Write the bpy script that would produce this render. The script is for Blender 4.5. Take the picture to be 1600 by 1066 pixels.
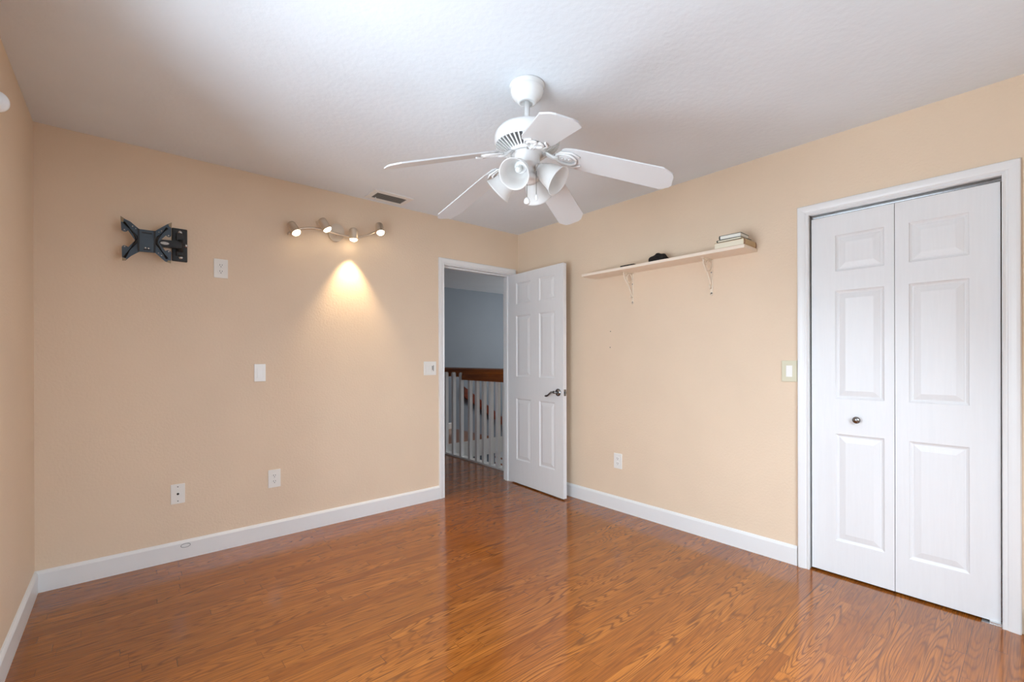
import bpy, bmesh, math, random
from mathutils import Vector, Matrix
random.seed(7)
for o in list(bpy.data.objects): bpy.data.objects.remove(o)
S = bpy.context.scene
COL = S.collection
R = math.radians
# ---------------------------------------------------------------- camera
FPX, PY = 705.99, 561.62
YAW, PITCH, ROLL = 0.8640, -0.0007, -0.0025
CAM = Vector((-2.9708, -3.3830, 1.2055))
cd = bpy.data.cameras.new('camera'); cam = bpy.data.objects.new('camera', cd); COL.objects.link(cam)
fw = Vector((math.cos(YAW)*math.cos(PITCH), math.sin(YAW)*math.cos(PITCH), math.sin(PITCH)))
rt = Vector((math.sin(YAW), -math.cos(YAW), 0)); up = rt.cross(fw)
r2 = rt*math.cos(ROLL)+up*math.sin(ROLL); u2 = -rt*math.sin(ROLL)+up*math.cos(ROLL)
cam.matrix_world = Matrix(((r2.x, u2.x, -fw.x, CAM.x), (r2.y, u2.y, -fw.y, CAM.y), (r2.z, u2.z, -fw.z, CAM.z), (0, 0, 0, 1)))
cd.sensor_width = 36; cd.lens = FPX/1600*36; cd.shift_y = (PY-533)/1600; cd.clip_start = .02
S.camera = cam
# ---------------------------------------------------------------- world, light, exposure
S.view_settings.view_transform = 'Standard'; S.view_settings.look = 'None'
S.view_settings.gamma = 1; S.view_settings.exposure = 0.0
w = bpy.data.worlds.new('sky'); S.world = w; w.use_nodes = True
bg = w.node_tree.nodes['Background']; bg.inputs[0].default_value = (.80, .90, 1, 1); bg.inputs[1].default_value = .6

def area(name, loc, target, sx, sy, power, color, spread=180):
    l = bpy.data.lights.new(name, 'AREA'); l.shape = 'RECTANGLE'; l.size = sx; l.size_y = sy
    l.energy = power; l.color = color; l.spread = R(spread)
    o = bpy.data.objects.new(name, l); COL.objects.link(o); o.location = loc
    o.rotation_euler = (Vector(target)-Vector(loc)).to_track_quat('-Z', 'Z').to_euler(); return o
W, H, YB = 3.334, 2.44, -3.80            # room: x -W..0, y YB..0
area('sky_daylight', (-6.2, -2.10, 4.2), (-3.3, -2.10, 4.2), 18.0, 5.6, 3300, (.74, .87, 1))
area('ground_bounce_daylight', (-9.5, -2.30, -2.7), (-9.5, -2.30, 3.0), 24.0, 9.0, 1700, (.86, .95, 1))
area('rear_fill_light', (-1.55, -3.98, 1.25), (-1.58, -3.0, 0.0), 1.30, 1.40, 60, (.73, .86, 1), 150)  # added fill lamp behind the camera, brightens the lower part of wall_back
area('hall_daylight', (3.6, 1.2, 1.7), (0.6, 2.4, 1.5), 1.2, 1.2, 46, (1, .98, .95))

# ---------------------------------------------------------------- materials
def mat(name, col, rough=.5, metal=0, bump=None, coat=0, spec=.5, emit=None, trans=0):
    m = bpy.data.materials.new(name); m.use_nodes = True; nt = m.node_tree; b = nt.nodes['Principled BSDF']
    b.inputs['Base Color'].default_value = (*col, 1); b.inputs['Roughness'].default_value = rough
    b.inputs['Metallic'].default_value = metal; b.inputs['Coat Weight'].default_value = coat
    b.inputs['Specular IOR Level'].default_value = spec
    if emit: b.inputs['Emission Color'].default_value = (*emit[0], 1); b.inputs['Emission Strength'].default_value = emit[1]
    tc = nt.nodes.new('ShaderNodeTexCoord')
    n2 = nt.nodes.new('ShaderNodeTexNoise'); n2.inputs['Scale'].default_value = 3; n2.inputs['Detail'].default_value = 3
    nt.links.new(tc.outputs['Object'], n2.inputs['Vector'])
    mr = nt.nodes.new('ShaderNodeMapRange'); mr.inputs['To Min'].default_value = .96; mr.inputs['To Max'].default_value = 1.04
    nt.links.new(n2.outputs['Fac'], mr.inputs['Value'])
    mx = nt.nodes.new('ShaderNodeVectorMath'); mx.operation = 'SCALE'; mx.inputs[0].default_value = col
    nt.links.new(mr.outputs[0], mx.inputs['Scale']); nt.links.new(mx.outputs[0], b.inputs['Base Color'])
    if bump:
        sc, st, dist = bump
        n = nt.nodes.new('ShaderNodeTexNoise'); n.inputs['Scale'].default_value = sc; n.inputs['Detail'].default_value = 3
        nt.links.new(tc.outputs['Object'], n.inputs['Vector'])
        bp = nt.nodes.new('ShaderNodeBump'); bp.inputs['Strength'].default_value = st; bp.inputs['Distance'].default_value = dist
        nt.links.new(n.outputs['Fac'], bp.inputs['Height']); nt.links.new(bp.outputs[0], b.inputs['Normal'])
    return m
def s2l(r, g, b):
    return tuple(((c/255+.055)/1.055)**2.4 if c > 10 else c/255/12.92 for c in (r, g, b))
M = {}
M['wall'] = mat('peach_wall_paint', s2l(231, 209, 183), .55, bump=(75, .35, .004), spec=.35)
M['ceil'] = mat('ceiling_paint', s2l(231, 237, 243), .8, bump=(38, .35, .005), spec=.2)
M['blue'] = mat('blue_wall_paint', s2l(128, 138, 149), .6, bump=(70, .3, .004), spec=.3)
M['trim'] = mat('white_trim_paint', s2l(233, 233, 232), .32, spec=.5)
M['hallwhite'] = mat('white_rail_paint', s2l(226, 226, 224), .4)
M['plate'] = mat('white_plastic', s2l(238, 236, 230), .3)
M['ivory'] = mat('ivory_plastic', s2l(214, 208, 180), .35)
M['socket'] = mat('socket_dark', s2l(35, 35, 35), .5)
M['black'] = mat('black_powder_coat', s2l(26, 27, 28), .45, bump=(300, .15, .001))
M['slate'] = mat('slate_steel', s2l(70, 82, 92), .38, .35)
M['bare'] = mat('worn_bare_steel', s2l(150, 132, 105), .35, .8)
M['bolt'] = mat('bright_zinc', s2l(215, 215, 215), .25, .8)
M['nickel'] = mat('brushed_nickel', s2l(214, 200, 182), .36, .8)
M['chrome'] = mat('satin_chrome', s2l(150, 150, 150), .2, 1)
M['dark'] = mat('painted_duct_shade', s2l(30, 30, 30), .8)
M['slot'] = mat('grey_slot_shadow', s2l(92, 92, 92), .7)
M['fan'] = mat('white_fan_enamel', s2l(236, 236, 235), .25)
M['blade'] = mat('white_blade_laminate', s2l(214, 214, 214), .35)
M['ventgrey'] = mat('grey_vent_louvre', s2l(112, 112, 110), .5)
M['shelf'] = mat('cream_shelf_laminate', s2l(242, 226, 208), .4)
M['bracket'] = mat('cream_bracket_enamel', s2l(240, 226, 206), .3)
M['pages'] = mat('book_pages', s2l(236, 228, 206), .8, bump=(220, .5, .001))
M['whitepages'] = mat('white_book_pages', s2l(240, 238, 228), .8, bump=(220, .5, .001))
M['olive'] = mat('dark_olive_cover', s2l(66, 66, 48), .5)
M['tan'] = mat('tan_cloth_cover', s2l(196, 168, 128), .6, bump=(300, .3, .001))
M['maroon'] = mat('maroon_cloth', s2l(120, 40, 30), .6)
M['cloth'] = mat('black_knit', s2l(30, 26, 22), .95, bump=(160, .8, .004))
M['bulb'] = mat('lit_bulb', (1, .9, .7), .3, emit=((1, .80, .52), 14))
M['glassbulb'] = mat('unlit_bulb', s2l(215, 215, 210), .15)
M['hull'] = mat('doorstop_mark', s2l(150, 152, 154), .6)

def frosted():
    m = bpy.data.materials.new('frosted_glass'); m.use_nodes = True; nt = m.node_tree
    b = nt.nodes['Principled BSDF']; b.inputs['Base Color'].default_value = (.88, .88, .87, 1); b.inputs['Roughness'].default_value = .3
    t = nt.nodes.new('ShaderNodeBsdfTranslucent'); t.inputs[0].default_value = (.92, .92, .91, 1)
    n = nt.nodes.new('ShaderNodeTexNoise'); n.inputs['Scale'].default_value = 40
    mr = nt.nodes.new('ShaderNodeMapRange'); mr.inputs['To Min'].default_value = .38; mr.inputs['To Max'].default_value = .55
    x = nt.nodes.new('ShaderNodeMixShader'); nt.links.new(n.outputs[0], mr.inputs[0]); nt.links.new(mr.outputs[0], x.inputs[0])
    nt.links.new(b.outputs[0], x.inputs[1]); nt.links.new(t.outputs[0], x.inputs[2])
    nt.links.new(x.outputs[0], nt.nodes['Material Output'].inputs[0]); return m
M['frost'] = frosted()

def node(nt, t, **kw):
    n = nt.nodes.new(t)
    for k, v in kw.items(): setattr(n, k, v)
    return n
def wood_floor():
    m = bpy.data.materials.new('oak_strip_floor'); m.use_nodes = True; nt = m.node_tree; L = nt.links.new
    b = nt.nodes['Principled BSDF']
    def mth(op, a, c=None, d=None):
        n = node(nt, 'ShaderNodeMath', operation=op)
        for i, v in enumerate((a, c, d)):
            if v is None: continue
            if isinstance(v, (int, float)): n.inputs[i].default_value = v
            else: L(v, n.inputs[i])
        return n.outputs[0]
    tc = node(nt, 'ShaderNodeTexCoord'); sp = node(nt, 'ShaderNodeSeparateXYZ'); L(tc.outputs['Object'], sp.inputs[0])
    X, Y = sp.outputs[0], sp.outputs[1]
    yy = mth('DIVIDE', mth('ADD', Y, 10.002), .0573); row = mth('FLOOR', yy); fy = mth('FRACT', yy)
    wn = node(nt, 'ShaderNodeTexWhiteNoise', noise_dimensions='1D'); L(row, wn.inputs['W'])
    xx = mth('DIVIDE', mth('ADD', X, mth('ADD', mth('MULTIPLY', wn.outputs['Value'], 7.3), 20)), .78)
    pid = mth('FLOOR', xx); fx = mth('FRACT', xx)
    cb = node(nt, 'ShaderNodeCombineXYZ'); L(row, cb.inputs[0]); L(pid, cb.inputs[1])
    wp = node(nt, 'ShaderNodeTexWhiteNoise', noise_dimensions='2D'); L(cb.outputs[0], wp.inputs['Vector'])
    rnd = wp.outputs['Value']
    # grain coordinates, shifted per board
    g = node(nt, 'ShaderNodeCombineXYZ'); L(mth('MULTIPLY', X, .8), g.inputs[0]); L(mth('MULTIPLY', Y, 10.0), g.inputs[1]); L(mth('MULTIPLY', rnd, 90), g.inputs[2])
    n1 = node(nt, 'ShaderNodeTexNoise'); n1.inputs['Scale'].default_value = 1.5; n1.inputs['Detail'].default_value = .6; n1.inputs['Roughness'].default_value = .4; L(g.outputs[0], n1.inputs['Vector'])
    rings = mth('MULTIPLY', mth('ADD', mth('SINE', mth('MULTIPLY', n1.outputs['Fac'], 140)), 1), .5)
    rings = mth('POWER', rings, 3.2)
    g2 = node(nt, 'ShaderNodeCombineXYZ'); L(mth('MULTIPLY', X, 7.0), g2.inputs[0]); L(mth('MULTIPLY', Y, 330.0), g2.inputs[1]); L(mth('MULTIPLY', rnd, 50), g2.inputs[2])
    n2 = node(nt, 'ShaderNodeTexNoise'); n2.inputs['Scale'].default_value = 1; n2.inputs['Detail'].default_value = 3; L(g2.outputs[0], n2.inputs['Vector'])
    fine = node(nt, 'ShaderNodeMapRange'); L(n2.outputs['Fac'], fine.inputs[0]); fine.inputs[1].default_value = .36; fine.inputs[2].default_value = .62
    ring_amt = mth('MULTIPLY', rings, mth('ADD', .22, mth('MULTIPLY', rnd, .5)))
    ramp = node(nt, 'ShaderNodeValToRGB'); L(rnd, ramp.inputs[0])
    e = ramp.color_ramp.elements
    e[0].position = 0; e[0].color = (*s2l(150, 82, 24), 1); e[1].position = 1; e[1].color = (*s2l(184, 110, 41), 1)
    k = ramp.color_ramp.elements.new(.12); k.color = (*s2l(161, 91, 29), 1)
    k = ramp.color_ramp.elements.new(.6); k.color = (*s2l(171, 99, 34), 1)
    mx = node(nt, 'ShaderNodeMix', data_type='RGBA'); L(ring_amt, mx.inputs[0]); L(ramp.outputs[0], mx.inputs[6]); mx.inputs[7].default_value = (*s2l(84, 38, 9), 1)
    mf = node(nt, 'ShaderNodeMix', data_type='RGBA'); L(mth('MULTIPLY', mth('SUBTRACT', 1, fine.outputs[0]), .48), mf.inputs[0]); L(mx.outputs[2], mf.inputs[6]); mf.inputs[7].default_value = (*s2l(72, 34, 10), 1)
    # seams between the strips
    ey = mth('MULTIPLY', mth('MINIMUM', fy, mth('SUBTRACT', 1, fy)), .0573); ex = mth('MULTIPLY', mth('MINIMUM', fx, mth('SUBTRACT', 1, fx)), .78)
    edge = mth('MINIMUM', ey, ex)
    seam = node(nt, 'ShaderNodeMapRange'); L(edge, seam.inputs[0]); seam.inputs[1].default_value = .0003; seam.inputs[2].default_value = .0013; seam.inputs[3].default_value = 1; seam.inputs[4].default_value = 0
    wr = node(nt, 'ShaderNodeTexWhiteNoise', noise_dimensions='1D'); L(mth('ADD', row, .37), wr.inputs['W'])
    sa = mth('MULTIPLY', seam.outputs[0], mth('ADD', .30, mth('MULTIPLY', mth('POWER', wr.outputs['Value'], 2), .68)))
    ms = node(nt, 'ShaderNodeMix', data_type='RGBA'); L(sa, ms.inputs[0]); L(mf.outputs[2], ms.inputs[6]); ms.inputs[7].default_value = (*s2l(44, 20, 8), 1)
    L(ms.outputs[2], b.inputs['Base Color'])
    rn = node(nt, 'ShaderNodeTexNoise'); rn.inputs['Scale'].default_value = 4; L(tc.outputs['Object'], rn.inputs['Vector'])
    rr = node(nt, 'ShaderNodeMapRange'); L(rn.outputs['Fac'], rr.inputs[0]); rr.inputs[3].default_value = .10; rr.inputs[4].default_value = .17
    L(rr.outputs[0], b.inputs['Roughness']); b.inputs['Specular IOR Level'].default_value = .85
    hgt = mth('SUBTRACT', mth('MULTIPLY', n2.outputs['Fac'], .35), mth('ADD', mth('MULTIPLY', seam.outputs[0], .35), mth('MULTIPLY', rings, .12)))
    wv = node(nt, 'ShaderNodeTexNoise'); wv.inputs['Scale'].default_value = 9; L(tc.outputs['Object'], wv.inputs['Vector'])
    bp = node(nt, 'ShaderNodeBump'); bp.inputs['Strength'].default_value = .12; bp.inputs['Distance'].default_value = .0008
    L(mth('ADD', hgt, mth('MULTIPLY', wv.outputs['Fac'], 1.2)), bp.inputs['Height']); L(bp.outputs[0], b.inputs['Normal'])
    return m
M['floor'] = wood_floor()
def grain(name, c0, c1, axis, rough=.3, scale=30, bumpst=.1):
    m = bpy.data.materials.new(name); m.use_nodes = True; nt = m.node_tree; L = nt.links.new; b = nt.nodes['Principled BSDF']
    tc = node(nt, 'ShaderNodeTexCoord'); mp = node(nt, 'ShaderNodeMapping'); L(tc.outputs['Object'], mp.inputs[0])
    s = [scale]*3; s[axis] = scale*.06; mp.inputs['Scale'].default_value = s
    n = node(nt, 'ShaderNodeTexNoise'); n.inputs['Scale'].default_value = 1; n.inputs['Detail'].default_value = 4; n.inputs['Distortion'].default_value = 1.2; L(mp.outputs[0], n.inputs['Vector'])
    r = node(nt, 'ShaderNodeValToRGB'); r.color_ramp.elements[0].color = (*c0, 1); r.color_ramp.elements[1].color = (*c1, 1); r.color_ramp.elements[0].position = .35; r.color_ramp.elements[1].position = .65
    L(n.outputs[0], r.inputs[0]); L(r.outputs[0], b.inputs['Base Color']); b.inputs['Roughness'].default_value = rough
    bp = node(nt, 'ShaderNodeBump'); bp.inputs['Strength'].default_value = bumpst; bp.inputs['Distance'].default_value = .002; L(n.outputs[0], bp.inputs['Height']); L(bp.outputs[0], b.inputs['Normal'])
    return m
M['railwood'] = grain('handrail_oak', s2l(128, 66, 24), s2l(170, 98, 44), 1)
M['redwood'] = grain('stair_rail_wood', s2l(92, 36, 18), s2l(120, 50, 28), 0)
M['door'] = grain('embossed_white_door', s2l(230, 230, 230), s2l(232, 232, 232), 2, .38, 60, .10)

# ---------------------------------------------------------------- mesh helpers
def NB(): return bmesh.new()
def box(bm, x0, x1, y0, y1, z0, z1, bev=0, mi=0):
    x0, x1 = sorted((x0, x1)); y0, y1 = sorted((y0, y1)); z0, z1 = sorted((z0, z1))
    v = [bm.verts.new((x, y, z)) for x in (x0, x1) for y in (y0, y1) for z in (z0, z1)]
    fs = [bm.faces.new([v[i] for i in q]) for q in ((0, 1, 3, 2), (4, 6, 7, 5), (0, 4, 5, 1), (2, 3, 7, 6), (0, 2, 6, 4), (1, 5, 7, 3))]
    for f in fs: f.material_index = mi
    if bev:
        es = list({e for f in fs for e in f.edges})
        r = bmesh.ops.bevel(bm, geom=es, offset=bev, segments=2, affect='EDGES', profile=.6)
        for f in r['faces']: f.material_index = mi
    return bm
def frame_of(d):
    d = Vector(d).normalized(); a = Vector((0, 0, 1)) if abs(d.z) < .9 else Vector((1, 0, 0))
    u = d.cross(a).normalized(); return d, u, u.cross(d)
def lathe(bm, prof, org, axis, seg=32, mi=0):
    d, u, v = frame_of(axis); org = Vector(org); rings = []
    for r, h in prof:
        if r < 1e-5: rings.append([bm.verts.new(org+d*h)])
        else: rings.append([bm.verts.new(org+d*h+(u*math.cos(2*math.pi*i/seg)+v*math.sin(2*math.pi*i/seg))*r) for i in range(seg)])
    for a, b in zip(rings, rings[1:]):
        for i in range(seg):
            j = (i+1) % seg
            q = [a[i % len(a)], a[j % len(a)], b[j % len(b)], b[i % len(b)]]
            q = list(dict.fromkeys(q))
            if len(q) > 2:
                f = bm.faces.new(q); f.material_index = mi; f.smooth = True
    return bm
def rod(bm, a, b, r, seg=16, mi=0):
    a = Vector(a); b = Vector(b); h = (b-a).length
    return lathe(bm, [(0, 0), (r, 0), (r, h), (0, h)], a, b-a, seg, mi)
def tube(bm, pts, r, seg=10, closed=False, mi=0, flat=1.0):
    pts = [Vector(p) for p in pts]; n = len(pts); rings = []; prev = None
    for i, p in enumerate(pts):
        if closed: t = pts[(i+1) % n]-pts[i-1]
        else: t = pts[min(i+1, n-1)]-pts[max(i-1, 0)]
        t.normalize()
        if prev is None: _, u, v = frame_of(t)
        else:
            u = (prev-t*prev.dot(t)).normalized(); v = t.cross(u)
        prev = u; rr = r[i] if isinstance(r, (list, tuple)) else r
        rings.append([bm.verts.new(p+(u*math.cos(2*math.pi*k/seg)+v*math.sin(2*math.pi*k/seg)*flat)*rr) for k in range(seg)])
    for i in range(n if closed else n-1):
        a, b = rings[i], rings[(i+1) % n]
        for k in range(seg):
            f = bm.faces.new([a[k], a[(k+1) % seg], b[(k+1) % seg], b[k]]); f.smooth = True; f.material_index = mi
    if not closed: bm.faces.new(rings[0][::-1]).material_index = mi; bm.faces.new(rings[-1]).material_index = mi
    return bm
def prism(bm, poly, off, bev=0, mi=0):
    """poly: list of 3-D points, extruded by the vector off"""
    off = Vector(off); a = [bm.verts.new(p) for p in poly]; b = [bm.verts.new(Vector(p)+off) for p in poly]
    n = len(poly); fs = [bm.faces.new(a), bm.faces.new(b[::-1])]
    for i in range(n): fs.append(bm.faces.new([a[i], b[i], b[(i+1) % n], a[(i+1) % n]]))
    for f in fs: f.material_index = mi
    if bev:
        es = list({e for f in fs[:2] for e in f.edges})
        bmesh.ops.bevel(bm, geom=es, offset=bev, segments=2, affect='EDGES')
    return bm
def circ(c, u, v, r, n=24, r2=None, a0=0):
    c, u, v = Vector(c), Vector(u), Vector(v); r2 = r2 or r
    return [c+u*r*math.cos(a0+2*math.pi*i/n)+v*r2*math.sin(a0+2*math.pi*i/n) for i in range(n)]
def root_loc(p):
    v = Vector((0, 0, 0))
    while p: v += p.location; p = p.parent
    return v
def mesh(name, bm, mats, parent=None, loc=None, smooth=None):
    bmesh.ops.recalc_face_normals(bm, faces=bm.faces[:])
    org = root_loc(parent) if parent else Vector(loc or (0, 0, 0))
    bmesh.ops.translate(bm, verts=bm.verts[:], vec=-org)
    me = bpy.data.meshes.new(name); bm.to_mesh(me); bm.free()
    for m in (mats if isinstance(mats, (list, tuple)) else [mats]): me.materials.append(m)
    o = bpy.data.objects.new(name, me); COL.objects.link(o)
    if parent: o.parent = parent
    else: o.location = org
    return o
def tag(o, label=None, cat=None, group=None, kind=None):
    for k, v in (('label', label), ('category', cat), ('group', group), ('kind', kind)):
        if v: o[k] = v
    return o
def thing(name, loc, label, cat, group=None, kind=None):
    o = bpy.data.objects.new(name, None); o.empty_display_size = .05; COL.objects.link(o); o.location = loc
    return tag(o, label, cat, group, kind)
def struct(name, bm, mats, label=None, cat=None, parent=None, loc=None):
    o = mesh(name, bm, mats, parent, loc)
    if not parent: tag(o, label, cat, kind='structure')
    return o
def copy_tree(o, parent=None):
    c = o.copy(); COL.objects.link(c); c.parent = parent
    for ch in list(o.children): copy_tree(ch, c)
    return c

# ---------------------------------------------------------------- room shell
T = .115
DX0, DX1, DH = -.880, -.082, 2.045       # rough opening of the hall door in wall_back
CY0, CY1, CH = -3.284, -2.512, 2.032     # closet opening in wall_right
WY0, WY1, WZ0, WZ1 = -2.80, -1.46, .45, 1.94   # window in wall_left
RX0, RX1 = -2.25, -.85                   # unseen window added in wall_rear to let fill light in
HX0, HX1, HY = -1.6, 4.2, 3.263
SX = .185                                # edge of the stairwell
bm = NB(); box(bm, -W-.2, HX1, YB-.2, T, -.12, 0); box(bm, HX0, SX, T, HY+.1, -.12, 0); box(bm, SX, 1.35, 2.085, HY+.1, -.12, 0)
struct('floor', bm, M['floor'], 'narrow strip oak floor with an orange brown varnish', 'floor')
bm = NB(); box(bm, -W-.2, T+.9, YB-.2, T, H, H+.1); struct('ceiling', bm, M['ceil'], 'white textured ceiling around the ceiling fan', 'ceiling')
bm = NB(); box(bm, HX0, HX1, T, HY+.1, H, H+.1); struct('ceiling_hall', bm, M['ceil'], 'pale hall ceiling seen through the open doorway', 'ceiling')
bm = NB()
box(bm, -W-.2, DX0, 0, T, 0, H); box(bm, DX0, DX1, 0, T, DH, H); box(bm, DX1, T+.9, 0, T, 0, H)
struct('wall_back', bm, M['wall'], 'peach wall with the open doorway and spotlights', 'wall')
bm = NB()
box(bm, 0, T, CY1, 0, 0, H); box(bm, 0, T, CY0, CY1, CH, H); box(bm, 0, T, YB-.2, CY0, 0, H)
struct('wall_right', bm, M['wall'], 'peach wall with the long shelf and closet', 'wall')
bm = NB()
box(bm, -W-T, -W, WY1, 0, 0, H); box(bm, -W-T, -W, YB, WY0, 0, H); box(bm, -W-T, -W, WY0, WY1, 0, WZ0); box(bm, -W-T, -W, WY0, WY1, WZ1, H)
struct('wall_left', bm, M['wall'], 'narrow strip of peach wall at the left edge', 'wall')
bm = NB()
box(bm, -W-T, RX0, YB-T, YB, 0, H); box(bm, RX1, T, YB-T, YB, 0, H); box(bm, RX0, RX1, YB-T, YB, 0, WZ0); box(bm, RX0, RX1, YB-T, YB, WZ1, H)
struct('wall_rear', bm, M['wall'], 'peach wall behind the camera', 'wall')
# hall shell and closet shell
bm = NB(); box(bm, HX0, HX1, HY, HY+.1, -2.6, H); struct('wall_hall', bm, M['blue'], 'slate blue hall wall seen through the doorway', 'wall')
bm = NB(); box(bm, HX0-.1, HX0, T, HY, -.12, H); box(bm, HX1, HX1+.1, T, HY, -2.6, H); box(bm, T+.9, HX1, 0, T, 0, H); struct('wall_hall_ends', bm, M['blue'], 'slate blue walls at the two ends of the hall', 'wall')
bm = NB(); box(bm, SX, HX1, T-.05, T, -2.6, -.12); box(bm, SX-.05, SX, T, 2.085, -2.6, -.12); box(bm, SX, 1.35, 2.085, 2.13, -2.6, -.12); box(bm, SX, HX1, T, HY, -2.65, -2.6)
struct('wall_stairwell', bm, M['blue'], 'slate blue wall below the landing edge', 'wall')
bm = NB(); box(bm, T, .75, CY1+.03, CY1+.1, 0, H); box(bm, T, .75, CY0-.1, CY0-.03, 0, H); box(bm, .75, .8, CY0-.1, CY1+.1, 0, H)
struct('wall_closet', bm, M['wall'], 'closet walls behind the folding doors', 'wall')

def base_profile(bm, p0, p1, nrm, h=.112, t=.014):
    p0, p1, n = Vector(p0), Vector(p1), Vector(nrm)
    prof = [(0, 0), (t, 0), (t, h-.016), (t-.004, h-.008), (t-.009, h-.002), (0, h)]
    prism(bm, [p0+n*a+Vector((0, 0, b)) for a, b in prof], p1-p0)
bm = NB(); base_profile(bm, (-W, 0, 0), (-.917, 0, 0), (0, -1, 0)); o = struct('baseboard_back', bm, M['trim'], 'white baseboard under the television mount and outlets', 'baseboard')
bm = NB(); tube(bm, circ((-2.699, -.0145, .081), (1, 0, 0), (0, 0, 1), .0235, 28, .0115), .0017, 8, True); mesh('scuff_ring', bm, M['hull'], o)['label'] = 'oval grey ring mark on the baseboard'
bm = NB(); base_profile(bm, (0, -.06, 0), (0, -2.462, 0), (-1, 0, 0)); base_profile(bm, (0, -3.335, 0), (0, YB, 0), (-1, 0, 0)); struct('baseboard_right', bm, M['trim'], 'white baseboard below the long shelf', 'baseboard')
bm = NB(); base_profile(bm, (-W, YB, 0), (-W, -.0, 0), (1, 0, 0)); struct('baseboard_left', bm, M['trim'], 'white baseboard at the lower left edge', 'baseboard')
bm = NB(); base_profile(bm, (SX+.0, HY, 0), (1.35, HY, 0), (0, -1, 0), .105); base_profile(bm, (HX0, HY, 0), (SX, HY, 0), (0, -1, 0), .105); struct('baseboard_hall', bm, M['hallwhite'], 'white baseboard at the foot of the blue wall', 'baseboard')

def casing(bm, pts, nrm, width, t=.018):
    """mitred moulding along an open path (inner edge), outward side given by the path's left"""
    pts = [Vector(p) for p in pts]; n = Vector(nrm); prof = [(0, 0), (0, t*.62), (.004, t*.78), (.012, t*.62), (.016, t*.62), (.020, t*.80), (.030, t*.92), (width-.014, t), (width-.004, t), (width, t*.7), (width, 0)]
    segs = [(b-a).normalized() for a, b in zip(pts, pts[1:])]
    outs = [n.cross(s) for s in segs]
    rows = []
    for i, p in enumerate(pts):
        if i == 0: o = outs[0]
        elif i == len(pts)-1: o = outs[-1]
        else: o = outs[i-1]+outs[i]
        rows.append([bm.verts.new(p+o*a+n*b) for a, b in prof])
    for a, b in zip(rows, rows[1:]):
        for k in range(len(prof)):
            j = (k+1) % len(prof); bm.faces.new([a[k], a[j], b[j], b[k]])
    bm.faces.new(rows[0]); bm.faces.new(rows[-1][::-1])
# doorway casing: both jambs, head (room side), jamb lining
bm = NB()
casing(bm, [(-.864, 0, 0), (-.864, 0, 2.034), (-.092, 0, 2.034), (-.092, 0, 0)], (0, -1, 0), .053)
bmv = NB()
struct('trim_1', bm, M['trim'], 'white casing around the open hall doorway', 'door trim')
bmv.free()
bm = NB()
box(bm, DX0, -.870, -.001, T+.001, 0, 2.045); box(bm, -.096, DX1, -.001, T+.001, 0, 2.045); box(bm, -.870, -.096, -.001, T+.001, 2.028, 2.045)
box(bm, -.870, -.858, .045, .082, 0, 2.028); box(bm, -.858, -.108, .045, .082, 2.016, 2.028); box(bm, -.108, -.096, .045, .082, 0, 2.028)
struct('trim_2', bm, M['trim'], 'white jamb lining inside the hall doorway', 'door trim')
bm = NB()
casing(bm, [(0, -2.524, 0), (0, -2.524, 2.018), (0, -3.270, 2.018), (0, -3.270, 0)], (-1, 0, 0), .058, .019)
struct('trim_3', bm, M['trim'], 'white moulded casing around the closet doors', 'door trim')
bm = NB(); box(bm, -.001, T+.001, -2.521, CY1, 0, CH); box(bm, -.001, T+.001, CY0, -3.272, 0, CH); box(bm, -.001, T+.001, -3.272, -2.521, 2.021, CH)
struct('trim_4', bm, M['trim'], 'white jamb lining of the closet opening', 'door trim')
# window frames (outside the photograph, left lets daylight in, rear is added for fill)
def window(name, c, u, wd, z0, z1, d, label):
    u = Vector(u); d = Vector(d); bm = NB()
    def bar(a0, a1, b0, b1, t0=.01, t1=.07):
        p = Vector(c)+u*a0+d*t0; q = Vector(c)+u*a1+d*t1; box(bm, p.x, q.x, p.y, q.y, b0, b1)
    bar(0, .05, z0, z1); bar(wd-.05, wd, z0, z1); bar(.05, wd-.05, z0, z0+.05); bar(.05, wd-.05, z1-.05, z1)
    bar(wd/2-.02, wd/2+.02, z0+.05, z1-.05, .02, .05); bar(0, wd, z0-.02, z0, -.03, .1)
    struct(name, bm, M['trim'], label, 'window')
window('window_1', (-W, WY0, 0), (0, 1, 0), WY1-WY0, WZ0, WZ1, (-1, 0, 0), 'window in the left wall beside the camera')

window('added_rear_window', (RX0, YB, 0), (1, 0, 0), RX1-RX0, WZ0, WZ1, (0, -1, 0), 'added window behind the camera for fill light')  # unseen, added together with the rear fill lamp

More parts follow.
